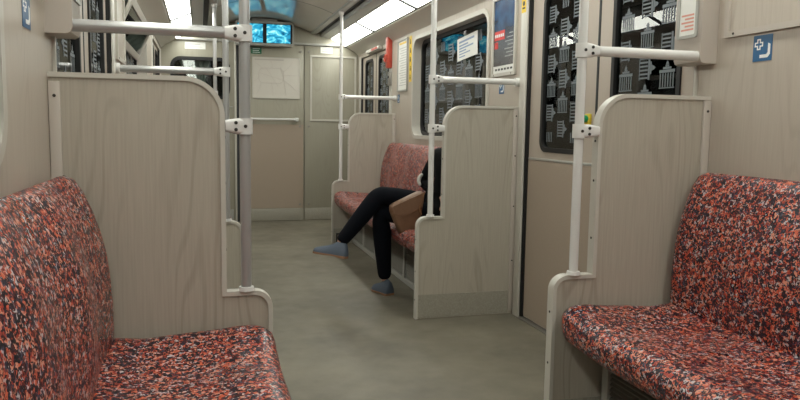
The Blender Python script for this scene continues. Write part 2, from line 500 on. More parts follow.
# ------------------------------------------------------------------ window film print (row of columned gateways)
def gate(b, fn, u, v, s, rot, t):
    c, sn = math.cos(rot), math.sin(rot)
    def P(x, y): return fn(u + s*(x*c-y*sn), v + s*(x*sn+y*c), t)
    def quad(x0, y0, x1, y1):
        b._add([P(x0, y0), P(x1, y0), P(x1, y1), P(x0, y1)], [(0, 1, 2, 3)])
    for i in range(6):
        x = -.5 + i*.185
        quad(x, 0, x+.085, .62)
    quad(-.56, -.07, .56, -.015); quad(-.56, .64, .56, .78); quad(-.30, .80, .30, .9)
    quad(-.13, .91, .13, .98)
    b._add([P(-.11, .99), P(.11, .99), P(.07, 1.12), P(.02, 1.14), P(0, 1.26), P(-.02, 1.14), P(-.08, 1.12)], [(0, 1, 2, 3, 4, 5, 6)])
def film(fn, u0, v0, u1, v1, t, s=.105, seed=1):
    rnd = random.Random(seed); b = MB()
    nu = max(2, round((u1-u0)/(s*1.45))); nv = max(2, round((v1-v0)/(s*1.55)))
    for i in range(nu):
        for j in range(nv):
            u = u0 + (i+.5)*(u1-u0)/nu; v = v0 + (j+.5)*(v1-v0)/nv + (.25 if i % 2 else -.25)*s
            rot = PI/2 if (i+j) % 2 else 0
            ou, ov = (s*.45, 0) if rot else (0, -s*.45)
            if u0+s*.62 < u < u1-s*.62 and v0+s*.62 < v < v1-s*.62:
                gate(b, fn, u+ou, v+ov, s*rnd.uniform(.9, 1.05), rot, t)
            else:
                for k in range(4):   # cropped repeats at the border: bars only
                    uu = min(max(u, u0+s*.5), u1-s*.5) + (k-1.5)*s*.2; vv = min(max(v, v0+s*.4), v1-s*.4)
                    b._add([fn(uu, vv-s*.3, t), fn(uu+s*.09, vv-s*.3, t), fn(uu+s*.09, vv+s*.3, t), fn(uu, vv+s*.3, t)], [(0, 1, 2, 3)])
    return b

# side windows
n_win = 1
for side in (1, -1):
    for (wy0, wy1) in (WIN_A, WIN_B):
        n_win += 1
        fn = lambda u, v, t, side=side: (SX(side, -t), u, v)
        w = sempty('window_%d' % n_win, (SX(side, -.05), (wy0+wy1)/2, WINZ[0]))
        b = MB(); b.plate(rrect(wy0-.022, WINZ[0]-.022, wy1+.022, WINZ[1]+.022, .13), [rrect(wy0+.012, WINZ[0]+.012, wy1-.012, WINZ[1]-.012, .10)], fn, -.012, .085)
        b.build('window_frame', 'trim_cream', w)
        b = MB(); b.plate(rrect(wy0+.004, WINZ[0]+.004, wy1-.004, WINZ[1]-.004, .11), [rrect(wy0+.045, WINZ[0]+.045, wy1-.045, WINZ[1]-.045, .08)], fn, .068, .10)
        b.build('rubber_seal', 'rubber_black', w)
        b = MB(); b.plate(rrect(wy0+.045, WINZ[0]+.045, wy1-.045, WINZ[1]-.045, .08), [], fn, .085, .091)
        b.build('pane', 'glass_window', w)
        film(fn, wy0+.07, WINZ[0]+.06, wy1-.07, WINZ[1]-.06, .0835, .135, n_win).build('printed_film', 'gate_print', w, smooth=0, label='pale columned gateway pattern printed on the glass')
        if (side, wy0) == (-1, WIN_B[0]):
            # hopper sash tilted into the car
            b = MB()
            ang = math.radians(24)
            hf = lambda u, v, t, side=side: (SX(side, -.05+.0+(v-1.70)*math.sin(ang)-t*math.cos(ang)), u, 1.70+(v-1.70)*math.cos(ang)+t*math.sin(ang))
            b.plate(rrect(wy0+.07, 1.70, wy1-.10, 1.98, .03), [rrect(wy0+.115, 1.745, wy1-.145, 1.935, .02)], hf, 0, .022)
            hs = b.build('hopper_sash', 'trim_cream', w)
            b = MB(); b.plate(rrect(wy0+.115, 1.745, wy1-.145, 1.935, .02), [], hf, .008, .013)
            b.build('hopper_pane', 'glass', hs)

# sliding doors
def side_door(num, side, y0, y1):
    fn = lambda u, v, t: (SX(side, -t), u, v)
    ym = (y0+y1)/2
    d = sempty('door_%d' % num, (SX(side, -.04), ym, 0))
    b = MB()
    for yy in (y0, y1):
        sg = 1 if yy == y0 else -1
        b.box(SX(side, -.004), SX(side, -.07), yy, yy+sg*.016, .01, DTOP-.01)
    b.build('edge_seal', 'rubber_black', d, smooth=0)
    for k, (a, c) in enumerate(((y0+.018, ym-.012), (ym+.012, y1-.018))):
        wy0 = a + (.115 if k == 0 else .135); wy1 = c - (.135 if k == 0 else .165)
        b = MB()
        b.plate([(a, .012), (c, .012), (c, DTOP-.006), (a, DTOP-.006)], [rrect(wy0, 1.075, wy1, 1.965, .055)], fn, .022, .062)
        lf = b.build('leaf', 'door_paint', d)
        b = MB(); b.plate(rrect(wy0-.018, 1.057, wy1+.018, 1.983, .068), [rrect(wy0+.008, 1.083, wy1-.008, 1.957, .048)], fn, .014, .05)
        b.build('rubber_seal', 'rubber_black', lf)
        b = MB(); b.plate(rrect(wy0+.008, 1.083, wy1-.008, 1.957, .048), [], fn, .03, .036)
        b.build('pane', 'glass', lf)
        film(fn, wy0+.012, 1.10, wy1-.012, 1.94, .0285, .095, num*7+k).build('printed_film', 'gate_print', lf, smooth=0, label='pale columned gateway pattern printed on the glass')
        b = MB(); b.box(SX(side, -.016), SX(side, -.03), a+.004, c-.004, 1.004, 1.018, .003)
        b.build('moulding', 'trim_grey', lf)
        b = MB(); b.box(SX(side, -.018), SX(side, -.03), a+.004, c-.004, .02, 1.0)
        b.build('lower_panel', 'panel_brown', lf)
    b = MB(); b.box(SX(side, -.02), SX(side, -.062), ym-.012, ym+.012, .012, DTOP-.006, .004)
    b.build('meeting_seal', 'rubber_black', d)
    b = MB(); b.box(SX(side, .012), SX(side, -.09), y0+.002, y1-.002, -.001, .006, .002)
    b.build('sill', 'steel_brushed', d, label='worn metal door sill')
    # opening button on the far leaf
    yb = ym + .058
    b = MB(); b.box(SX(side, -.0), SX(side, -.022), yb-.02, yb+.02, 1.205, 1.275, .006)
    hb = b.build('button_housing', 'yellow_plastic', d)
    b = MB(); b.cyl((SX(side, -.002), yb, 1.248), (SX(side, .018), yb, 1.248), .019)
    b.build('push_button', 'green_plastic', hb, label='green push button')
    return d
side_door(2, 1, *D_A); side_door(3, 1, *D_B); side_door(4, -1, *D_A); side_door(5, -1, *D_B)
# door posts (vertical cream profiles either side of each opening)
for side in (1, -1):
    b = MB()
    for yy, sg in ((D_A[0], -1), (D_A[1], 1), (D_B[0], -1), (D_B[1], 1)):
        b.box(SX(side, .010), SX(side, -.03), yy, yy+sg*(.016 if yy == D_A[0] else .085 if yy == D_A[1] else .05), 0, DTOP+.02, .004)
        if yy > D_A[1]: b.box(SX(side, .006), SX(side, -.03), yy+sg*.055, yy+sg*.09, 0, DTOP+.02, .003)
    trim(b, 'trim_cream')

# ------------------------------------------------------------------ ceiling lights
gaps = [8.775, 7.26, 5.745, 4.23, 2.715, 1.20, -.315, -1.83]
lname = {1: {0: 'glowing ceiling light panel on the right touching the far end wall',
             1: 'glowing ceiling light panel on the right, second from the end wall',
             2: 'glowing ceiling light panel on the right, third from the end wall'},
         -1: {0: 'glowing ceiling light panel on the left touching the far end wall',
              1: 'glowing ceiling light panel on the left, second from the end wall'}}
for side in (1, -1):
    for i in range(7):
        y1, y0 = gaps[i]-.004, gaps[i+1]+.004
        X = lambda off: CX+side*off
        lab = lname[side].get(i, 'ceiling light panel of the same row, above and behind the viewpoint')
        t = thing('ceiling_light', lab, 'ceiling light', (X(.92), (y0+y1)/2, 2.26), 'ceiling light panels along both sides' if i in lname[side] else 'ceiling light panels overhead')
        b = MB()
        pr = [(X(.812), 2.272), (X(.828), 2.266), (X(.828), 2.30), (X(1.012), 2.224), (X(1.012), 2.186), (X(1.03), 2.178), (X(1.03), 2.24), (X(.812), 2.33)]
        b.loft([[(x, y, z) for x, z in pr] for y in (y0, y1)]); b.build('housing', 'trim_grey', t, smooth=0)
        b = MB()
        pr = [(X(.829), 2.2655), (X(.92), 2.224), (X(1.011), 2.1865), (X(1.011), 2.194), (X(.92), 2.232), (X(.829), 2.273)]
        b.loft([[(x, y, z) for x, z in pr] for y in (y0+.016, y1-.016)]); b.build('diffuser', 'diffuser', t, smooth=0, label='glowing white diffuser')
        b = MB()
        pr = [(X(.822), 2.262), (X(.92), 2.217), (X(1.016), 2.178), (X(1.016), 2.20), (X(.822), 2.29)]
        b.loft([[(x, y, z) for x, z in pr] for y in (y0-.004, y0+.036)]); b.build('end_strip', 'vent_dark', t, smooth=0)

# ------------------------------------------------------------------ partitions, poles
def arc(cx, cz, r, a0, a1, n=8):
    return [(cx+r*math.cos(a0+(a1-a0)*i/n), cz+r*math.sin(a0+(a1-a0)*i/n)) for i in range(n+1)]
def part_outline(inset, EX=0):
    i = inset
    A_O, A_U = globals()['A_O']+EX, globals()['A_U']+EX*2.8
    pts = [(0.0, .0), (A_O-i, .0)]
    r = .06
    pts += arc(A_O-r, Z_S-r, r-i, 0, PI/2)
    pts += [(A_U-i, Z_S-i)]
    R = .125
    Z_T = globals()['Z_T'] + (.012 if EX else 0)
    pts += arc(A_U-R, Z_T-R, R-i, 0, PI/2, 12)
    pts += [(0.0, Z_T-i)]
    return pts
plabel = {(1, 0): 'wood-grain partition beside the near right bench, cream edge trim',
          (-1, 0): 'large wood-grain partition behind the near left bench',
          (1, 1): 'wood-grain partition hiding the seated person, grey kick plate at the floor',
          (-1, 1): 'wood-grain partition on the left seen as a sliver behind the near pole',
          (1, 2): 'far right wood-grain partition at the end of the occupied bench',
          (-1, 2): 'farthest left partition, mostly hidden behind the near left one'}
glabel = {(1, 0): 'white vertical grab pole with crossbar rising from the near right partition',
          (-1, 0): 'grey vertical grab pole with thick crossbar at the near left partition',
          (1, 1): 'white grab pole with crossbar in front of the seated person',
          (-1, 1): 'grab pole with crossbar directly behind the near left pole',
          (1, 2): 'thin-looking far right grab pole with crossbar, beyond the seated person',
          (-1, 2): 'farthest left grab pole, in front of the black cab window'}
for side in (1, -1):
    for k, Y in enumerate((Y1, Y2, Y3)):
        inner = -1 if k in (0, 2) else 1       # side of the panel its bench stands on
        EX = .008 if side < 0 else 0
        aO, aU, aP = A_O+EX, A_U+EX*2.8, A_P+EX
        fn = lambda u, v, t: (SX(side, u), Y+t, v)
        t = thing('partition', plabel[(side, k)], 'partition', (SX(side, A_U/2), Y, 0), 'partitions between benches and door bays')
        b = MB(); b.plate(part_outline(.012, EX), [], fn, -.002, .020); b.build('board', 'laminate', t)
        b = MB(); o, i = part_outline(0, EX), part_outline(.015, EX)
        o, i = o[1:], i[1:]
        n = len(o); V = []
        for tt in (-.009, .033):
            V += [fn(u, v, tt) for u, v in o] + [fn(u, v, tt) for u, v in i]
        F = []
        for q in range(n-1):
            F += [(q, q+1, q+1+n, q+n), (2*n+q, 3*n+q, 3*n+q+1, 2*n+q+1), (q, 2*n+q, 2*n+q+1, q+1), (n+q, n+q+1, 3*n+q+1, 3*n+q)]
        F += [(0, n, 3*n, 2*n), (n-1, 3*n-1, 4*n-1, 2*n-1)]
        b._add(V, F); tr = b.build('edge_trim', 'trim_cream', t)
        for (a, z, dx) in ((aO, .12, 1), (aO, .30, 1), (aO, .50, 1), (aU, .78, 1), (aU, 1.0, 1), (aU, 1.15, 1)):
            b = MB(); x = SX(side, a); s2 = -side
            b.cyl((x-s2*.003, Y+.012, z), (x+s2*.0015, Y+.012, z), .0048, n=10); b.build('screw', 'screw_dark', tr)
        # wall angle with screws on the camera side
        b = MB()
        b.box(SX(side, .001), SX(side, .034), Y-.014, Y-.002, .02, Z_T-.016, .003)
        wa = b.build('wall_bracket', 'box_plastic', t)
        for z in (.35, .7, 1.02, 1.27):
            b = MB(); b.cyl((SX(side, .018), Y-.0165, z), (SX(side, .018), Y-.012, z), .005, n=10); b.build('screw', 'screw_dark', wa)
        for sgn in (-1, 1):
            b = MB(); b.box(SX(side, .036), SX(side, aO-.016), Y+.009+sgn*.011, Y+.009+sgn*.014, .004, .152)
            b.build('kick_plate', 'kick_plate', t, smooth=0, label='scuffed grey kick plate')
        # grab pole
        px = SX(side, aP); mat = 'pole_metal' if side < 0 else 'pole_paint'
        g = thing('grab_pole', glabel[(side, k)], 'grab pole', (px, Y, Z_S), 'grab poles with crossbars')
        r = .0172
        b = MB(); b.cyl((px, Y, Z_S+.001), (px, Y, 2.319), r, n=24); b.build('pole', mat, g)
        b = MB(); b.cyl((px, Y, Z_S+.0005), (px, Y, Z_S+.014), .026, .024, n=24); b.build('base_ring', 'clamp_plastic', g)
        b = MB(); b.cyl((px, Y, 2.29), (px, Y, 2.318), .024, .027, n=24); b.build('top_ring', 'clamp_plastic', g)
        wallx = SX(side, .05 if k == 0 else .012)
        b = MB(); b.cyl((px, Y, Z_R), (wallx, Y, Z_R), .0190, n=24); b.build('crossbar', mat if side < 0 else 'pole_paint', g)
        if k:
            b = MB(); b.cyl((SX(side, 0.0005), Y, Z_R), (SX(side, .028), Y, Z_R), .027, n=20); b.build('wall_socket', 'clamp_plastic', g)
        def clamp(z, reach):
            b = MB()
            b.cyl((px, Y, z-.026), (px, Y, z+.026), .0245, n=24)
            x0 = px; x1 = px + side*reach
            # tapering arm
            rings = []
            for q, (f, hh, hd) in enumerate(((0, .0255, .024), (.45, .0250, .0235), (.8, .021, .0215), (1, .0185, .0195))):
                x = x0+(x1-x0)*f
                rings.append([(x, Y+yy, z+zz) for yy, zz in rrect(-hd, -hh, hd, hh, .010, 3)])
            b.loft(rings)
            cl = b.build('clamp', 'clamp_plastic', g)
            for dx, dz in ((.0, 0), (.030, .011), (.030, -.011)):
                b = MB(); x = px+side*dx
                b.cyl((x, Y-.0262, z+dz), (x, Y-.022, z+dz), .0058, n=10); b.build('screw', 'screw_dark', cl)
        clamp(Z_R, .062); clamp(Z_C, aP-aU-.001)

# ------------------------------------------------------------------ benches
blabel = {(1, 0): 'red speckled bench at the lower right of the picture',
          (-1, 0): 'red speckled bench at the lower left of the picture',
          (1, 1): 'red speckled bench further back on which the person sits',
          (-1, 1): 'red speckled bench on the left hidden behind the near left partition'}
def bench(side, idx, y0, y1):
    t = thing('bench', blabel[(side, idx)], 'bench', (SX(side, .35), (y0+y1)/2, 0), 'speckled benches along the walls')
    N = 72
    prof = [(.06, .40), (.06, .497), (.12, .505), (.18, .502), (.26, .494), (.36, .492), (.46, .499), (.54, .507), (.585, .508), (.615, .501),
            (.638, .484), (.648, .460), (.645, .43), (.634, .402), (.618, .386), (.595, .379), (.40, .379), (.20, .379)]
    rings = []
    for i in range(N+1):
        # denser stations at the ends
        s = .5-.5*math.cos(PI*i/N); s = .5*s+.5*i/N
        y = y0 + (y1-y0)*s
        e = min(y-y0, y1-y)
        lift = .026*max(0, 1-e/.34)**1.5
        dish = -.007*(.5-.5*math.cos(2*PI*((y-y0)/(y1-y0))*6))
        rnd_ = 0 if e > .05 else (1-math.sqrt(max(0, 1-(1-e/.05)**2)))
        ring = []
        for a, z in prof:
            top = z > .44
            zz = z + (lift + dish*min(1, max(0, (a-.1)/.2)) if top else lift*.7)
            aa = a - (rnd_*.045 if a > .5 else 0) + (.016 if side < 0 and a > .3 else 0)
            if top and a > .3: zz += .012*max(0, 1-e/.30)
            zc = .44
            zz = zc + (zz-zc)*(1-.28*rnd_)
            ring.append((SX(side, aa), y, zz))
        rings.append(ring)
    b = MB(); b.loft(rings); b.build('seat_cushion', 'moquette', t, smooth=50)
    prof = [(.012, .44), (.012, 1.005), (.022, 1.026), (.045, 1.034), (.068, 1.022), (.092, .985), (.116, .93), (.136, .87), (.152, .80), (.162, .72), (.168, .64), (.168, .56), (.165, .48), (.150, .44)]
    rings = []
    for i in range(N+1):
        s = .5-.5*math.cos(PI*i/N); s = .5*s+.5*i/N
        y = y0 + (y1-y0)*s
        e = min(y-y0, y1-y)
        rnd_ = 0 if e > .04 else (1-math.sqrt(max(0, 1-(1-e/.04)**2)))
        w_ = .006*math.cos(2*PI*((y-y0)/(y1-y0))*6)
        rings.append([(SX(side, a*(1-.2*rnd_) + (w_ if a > .05 else 0)), y, z-.035*rnd_*(z > .8)) for a, z in prof])
    b = MB(); b.loft(rings); b.build('backrest', 'moquette', t, smooth=50)
    # base: frame plus slatted heater grilles
    fa = .43
    b = MB()
    b.box(SX(side, fa), SX(side, fa+.02), y0+.01, y1-.01, .006, .045, .003)
    b.box(SX(side, fa), SX(side, fa+.02), y0+.01, y1-.01, .335, .378, .003)
    nb = 6
    for i in range(nb+1):
        y = y0+.03 + (y1-y0-.06)*i/nb
        b.box(SX(side, fa), SX(side, fa+.02), y-.02, y+.02, .045, .335, .002)
    b.build('base_frame', 'trim_grey', t)
    b = MB(); b.box(SX(side, fa-.04), SX(side, fa-.045), y0+.02, y1-.02, .02, .36)
    b.box(SX(side, .08), SX(side, fa-.05), y0+.02, y1-.02, .355, .372)
    b.build('back_panel', 'dark_void', t, smooth=0)
    for i in range(nb):
        ya = y0+.03 + (y1-y0-.06)*i/nb + .021; yb = y0+.03 + (y1-y0-.06)*(i+1)/nb - .021
        b = MB()
        for q in range(15):
            z = .054 + q*.0188
            x0, x1 = SX(side, fa-.004), SX(side, fa+.010)
            b._add([(x0, ya, z+.011), (x1, ya, z), (x1, ya, z+.004), (x0, ya, z+.015), (x0, yb, z+.011), (x1, yb, z), (x1, yb, z+.004), (x0, yb, z+.015)],
                   [(0, 1, 2, 3), (4, 7, 6, 5), (0, 4, 5, 1), (1, 5, 6, 2), (2, 6, 7, 3), (3, 7, 4, 0)])
        b.build('grille', 'grille_metal', t, smooth=0)
for side in (1, -1):
    bench(side, 0, -.55, Y1-.028)
    bench(side, 1, Y2+.028, Y3-.028)

# ------------------------------------------------------------------ wall fixtures
# intercom / alarm boxes above the near partitions
for side in (1, -1):
    lab = 'beige alarm box with white and pink notice on the near right wall post' if side > 0 else 'beige casing on the near left wall where the crossbar ends'
    t = thing('wall_box', lab, 'box', (SX(side, .04), 2.43, 1.46), 'boxes at the near crossbars')
    b = MB()
    pr = [(0.0, 1.454), (.058, 1.454), (.070, 1.460), (.076, 1.474), (.076, 1.90), (.068, 1.93), (0, 1.95)]
    b.loft([[(SX(side, a), y, z) for a, z in pr] for y in (2.315, 2.325, 2.462, 2.472)])
    b.build('casing', 'box_plastic', t, smooth=30)
    b = MB(); b.plate(rrect(2.335, 1.555, 2.455, 1.80, .012), [rrect(2.347, 1.567, 2.443, 1.788, .008)], lambda u, v, tt: (SX(side, tt), u, v), .0765, .083)
    b.build('notice_frame', 'trim_grey', t)
    b = MB(); b.box(SX(side, .0765), SX(side, .0785), 2.348, 2.442, 1.568, 1.787); nt_ = b.build('notice', 'paper', t, smooth=0)
    b = MB()
    for q in range(5): b.box(SX(side, .0785), SX(side, .0792), 2.360, 2.432-.02*(q % 2), 1.585+q*.014, 1.592+q*.014)
    b.build('printed_lines', 'pink_print', nt_, smooth=0)
    b = MB(); b.box(SX(side, .0785), SX(side, .0795), 2.352, 2.438, 1.72, 1.78); b.build('dark_window', 'ink_black', nt_, smooth=0)

# advertising frames beside the windows
def ad_frame(side, y0, y1, z0, z1, lab, filled, mat='trim_cream'):
    t = thing('poster_frame' if not filled else 'framed_poster', lab, 'poster frame' if not filled else 'poster', (SX(side, .005), (y0+y1)/2, z0), None)
    fn = lambda u, v, tt: (SX(side, tt), u, v)
    b = MB(); b.plate(rrect(y0, z0, y1, z1, .004, 2), [rrect(y0+.022, z0+.022, y1-.022, z1-.022, .003, 2)], fn, .0005, .014)
    fr = b.build('frame', mat, t)
    b = MB(); b.box(SX(side, .001), SX(side, .005), y0+.022, y1-.022, z0+.022, z1-.022)
    bk = b.build('backing' if not filled else 'poster_sheet', 'laminate_wall' if not filled else 'poster_print', t, smooth=0)
    for yy in (y0+.05, y1-.05):
        b = MB(); b.cyl((SX(side, .013), yy, z0+.011), (SX(side, .0155), yy, z0+.011), .005, n=8); b.build('screw', 'screw_dark', fr)
    return t, bk
ad_frame(1, 1.84, 2.268, 1.545, 2.03, 'empty cream poster frame high on the near right wall', False, 'box_plastic')
ad_frame(-1, 1.84, 2.268, 1.545, 2.03, 'empty cream poster frame high on the near left wall', False, 'box_plastic')
ad_frame(-1, 4.14, 4.55, 1.535, 2.03, 'poster frame on the left wall between door and tilted window', False)
t, bk = ad_frame(1, 4.12, 4.495, 1.535, 2.06, 'dark blue poster with red box in a grey frame right of the window', True)
b = MB(); b.box(SX(1, .005), SX(1, .0058), 4.145, 4.47, 1.558, 1.605); b.build('white_footer', 'paper', bk, smooth=0)
b = MB(); b.box(SX(1, .005), SX(1, .006), 4.30, 4.465, 1.775, 1.835); rb = b.build('red_banner', 'poster_red', bk, smooth=0)
b = MB(); b.box(SX(1, .005), SX(1, .006), 4.405, 4.46, 1.72, 1.765); b.build('red_badge', 'poster_red', bk, smooth=0)
b = MB()
for q in range(6): b.box(SX(1, .0058), SX(1, .0064), 4.17+q*.048, 4.20+q*.048, 1.575, 1.588)
b.build('footer_print', 'ink_black', bk, smooth=0)
b = MB()
for q in range(5): b.box(SX(1, .006), SX(1, .0066), 4.312+q*.030, 4.334+q*.030, 1.795, 1.815)
b.build('banner_print', 'sticker_white', bk, smooth=0)
b = MB()
for q in range(7): b.box(SX(1, .005), SX(1, .0056), 4.17, 4.17+[.12, .1, .13, .08, .12, .1, .06][q], 1.66+q*.024, 1.665+q*.024)
b.build('body_print', 'ink_grey', bk, smooth=0)

# framed rules notice + yellow strip beyond the window
t = thing('notice_board', 'framed white notice sheet between the window and the far partition', 'notice', (RW, 6.71, 1.54))
fn = lambda u, v, tt: (SX(1, tt), u, v)
b = MB(); b.plate(rrect(6.545, 1.54, 6.89, 2.05, .01, 2), [rrect(6.56, 1.555, 6.875, 2.035, .008, 2)], fn, .0005, .014); b.build('frame', 'trim_grey', t)
b = MB(); b.box(SX(1, .001), SX(1, .004), 6.56, 6.875, 1.555, 2.035); sh = b.build('sheet', 'paper', t, smooth=0)
b = MB()
for q in range(16): b.box(SX(1, .004), SX(1, .0046), 6.60, 6.84-(q*7 % 5)*.015, 1.60+q*.024, 1.606+q*.024)
b.build('printed_lines', 'ink_grey', sh, smooth=0)
b = MB(); b.box(SX(1, .004), SX(1, .0046), 6.60, 6.84, 2.0, 2.02); b.build('yellow_header', 'sticker_yellow', sh, smooth=0)
t = thing('pictogram_strip', 'tall yellow sticker strip with small dark pictograms beside the notice sheet', 'sticker', (RW, 6.465, 1.62))
b = MB(); b.box(SX(1, .0005), SX(1, .002), 6.425, 6.505, 1.62, 2.05); st = b.build('backing', 'sticker_yellow', t, smooth=0)
for q in range(5):
    b = MB(); z = 1.665+q*.083
    b.cyl((SX(1, .002), 6.465, z+.014), (SX(1, .0026), 6.465, z+.014), .010, n=10)
    b.box(SX(1, .002), SX(1, .0026), 6.452, 6.478, z-.022, z+.004); b.build('pictogram', 'ink_black', st, smooth=0)

# priority seat stickers: white cross outline and seat on blue
def priority(side, yc, zc, s, lab):
    t = thing('seat_sticker', lab, 'sticker', (SX(side, 0), yc, zc-s), 'blue priority seat stickers')
    b = MB(); b.box(SX(side, .0006), SX(side, .0018), yc-s*.95, yc+s*.95, zc-s, zc+s, 0); b.build('backing', 'sticker_blue', t, smooth=0)
    dr_ = -side     # +1: picture-right on this wall is +y
    P = lambda u, v, tt: (SX(side, tt), yc+dr_*u*s, zc+v*s)
    cu, cv, a, w_ = -.38, .30, .42, .15
    def cross(a, w_):
        return [(cu-w_, cv-a), (cu+w_, cv-a), (cu+w_, cv-w_), (cu+a, cv-w_), (cu+a, cv+w_), (cu+w_, cv+w_), (cu+w_, cv+a), (cu-w_, cv+a), (cu-w_, cv+w_), (cu-a, cv+w_), (cu-a, cv-w_), (cu-w_, cv-w_)]
    b = MB(); b.plate(cross(a, w_+.03), [cross(a-.1, w_-.07)], P, .0018, .0023); b.build('cross_symbol', 'sticker_white', t, smooth=0)
    b = MB(); b.plate([(-.25, -.75), (.55, -.75), (.78, -.5), (.78, .25), (.55, .35), (.55, -.35), (.42, -.5), (-.25, -.5)], [], P, .0018, .0023)
    b.build('seat_symbol', 'sticker_white', t, smooth=0)
priority(1, 2.083, 1.490, .046, 'blue sticker with white cross and seat above the right bench')
priority(-1, 2.085, 1.482, .046, 'blue sticker with white cross and seat above the left bench')
priority(1, 4.335, 1.462, .042, 'small blue sticker under the dark blue poster')
priority(1, 6.86, 1.475, .042, 'small blue sticker under the framed white notice sheet')

# yellow camera sticker on the door post
t = thing('warning_sticker', 'small yellow sticker with a dark pictogram on the door post', 'sticker', (RW, 4.015, 1.90))
b = MB(); b.box(SX(1, .0102), SX(1, .0115), 3.985, 4.045, 1.90, 1.985); b.build('backing', 'sticker_yellow', t, smooth=0)
b = MB(); b.cyl((SX(1, .0113), 4.015, 1.955), (SX(1, .0122), 4.015, 1.955), .015, n=12); b.box(SX(1, .0113), SX(1, .0122), 3.997, 4.033, 1.922, 1.932)
b.build('pictogram', 'ink_black', t, smooth=0)

# notice sheet taped inside the window
t = thing('paper_notice', 'white sheet with blue print taped on the window above the person', 'notice', (SX(1, -.075), 5.02, 1.72))
pn = lambda u, v, tt: (SX(1, -.078+tt), 5.19+u*.215+v*.006, 1.822+v*.088-u*.012)
b = MB(); b.plate([(-1, -1), (1, -1), (1, 1), (-1, 1)], [], pn, 0, .001); sh = b.build('sheet', 'paper', t, smooth=0)
b = MB()
for q, (w_, h_, y_) in enumerate(((.75, .09, .62), (.45, .07, .30), (.7, .07, .05), (.35, .06, -.2), (.55, .05, -.45), (.3, .05, -.7))):
    b.plate([(.8-2*w_, y_-h_), (.8, y_-h_), (.8, y_+h_), (.8-2*w_, y_+h_)], [], pn, .001, .0016)
b.build('printed_lines', 'ink_blue', sh, smooth=0)

# red emergency handle by the far door
t = thing('emergency_handle', 'red emergency handle with pull ring on the post before the far right door', 'emergency handle', (RW-.03, 7.162, 1.6))
b = MB(); b.box(SX(1, .001), SX(1, .055), 7.120, 7.205, 1.80, 2.12, .01); b.build('cover', 'red_plastic', t)
b = MB(); b.tube([(SX(1, .070), 7.162+.030*math.cos(a), 1.90+.035*math.sin(a)) for a in [2*PI*i/16 for i in range(16)]], .007, 8, True)
b.cyl((SX(1, .04), 7.162, 1.935), (SX(1, .066), 7.162, 1.935), .008); b.build('pull_ring', 'red_plastic', t)
b = MB(); b.box(SX(1, .001), SX(1, .03), 7.125, 7.195, 1.62, 1.765, .006); hb = b.build('lock_plate', 'steel_brushed', t)
b = MB(); b.cyl((SX(1, .03), 7.162, 1.71), (SX(1, .038), 7.162, 1.71), .014); b.build('keyhole', 'ink_black', hb)
# indicator over the far right door
t = thing('door_indicator', 'small red and white indicator strip above the far right door', 'indicator', (RW-.02, 7.9, 2.04))
b = MB(); b.box(SX(1, .002), SX(1, .05), 7.55, 8.15, 2.035, 2.075, .008); b.build('housing', 'trim_cream', t)
b = MB(); b.box(SX(1, .0505), SX(1, .053), 7.58, 7.86, 2.043, 2.067); b.build('red_band', 'red_plastic', t, smooth=0)

# passenger information screens
t = thing('passenger_screen', 'twin cyan passenger screens in a grey rounded case under the ceiling', 'screen', (.745, 8.65, 2.1))
xs0, xs1, zs0, zs1, ys = .405, 1.095, 2.130, 2.412, 8.56
b = MB(); b.plate(rrect(xs0, zs0, xs1, zs1, .035), [rrect(xs0+.022, zs0+.026, xs1-.022, zs1-.026, .015)], lambda u, v, tt: (u, ys+tt, v), 0, .04)
b.plate(rrect(xs0+.004, zs0+.004, xs1-.004, zs1-.004, .03), [], lambda u, v, tt: (u, ys+tt, v), .03, Y4-ys-.053)
b.box(.60, .90, ys+.05, ys+.15, 2.37, 2.448); b.build('case', 'trim_grey', t)
b = MB(); b.box(xs0+.02, xs1-.02, ys+.012, ys+.03, zs0+.024, zs1-.024); b.build('bezel', 'ink_black', t, smooth=0)
for m_, (a, c) in zip(('screen_picture_a', 'screen_picture_b'), ((.434, .725), (.770, 1.050))):
    b = MB(); b.box(a, c, ys+.008, ys+.012, zs0+.034, zs1-.034); b.build('display', m_, t, smooth=0, label='lit cyan picture')

# route map, stickers on the end wall
t = thing('route_map', 'pale route map panel on the far end door', 'map', (.9, Y4-.03, 1.52))
b = MB(); b.plate(rrect(.612, 1.515, 1.188, 2.012, .012), [], lambda u, v, tt: (u, Y4+tt, v), -.032, -.0225); mp_ = b.build('panel', 'paper_map', t)
b = MB(); b.plate(rrect(.612, 1.515, 1.188, 2.012, .012), [rrect(.622, 1.525, 1.178, 2.002, .008)], lambda u, v, tt: (u, Y4+tt, v), -.037, -.0325); b.build('frame', 'trim_cream', t)
b = MB()
yy = Y4-.033
b.tube([(.84+u, yy, 1.79+v) for u, v in rrect(-.15, -.09, .15, .09, .06)], .0028, 6, True)
for (p, q) in (((.64, 1.95), (.75, 1.86)), ((.99, 1.84), (1.10, 1.96)), ((.98, 1.75), (1.16, 1.60)), ((.72, 1.71), (.66, 1.56)), ((.84, 1.70), (.86, 1.55)), ((.85, 1.88), (.83, 1.98)),
               ((1.0, 1.80), (1.165, 1.80)), ((.63, 1.72), (.70, 1.78)), ((.70, 1.82), (.98, 1.74)), ((.76, 1.90), (.92, 1.66)), ((.95, 1.9), (1.02, 1.55))):
    b.tube([(p[0], yy, p[1]), ((p[0]+q[0])/2+.01, yy, (p[1]+q[1])/2), (q[0], yy, q[1])], .0024, 6)
b.build('map_lines', 'map_line', mp_, smooth=0)
b = MB(); b.box(.64, .99, Y4-.0335, Y4-.032, 1.975, 1.99); b.build('map_title', 'map_title', mp_, smooth=0)

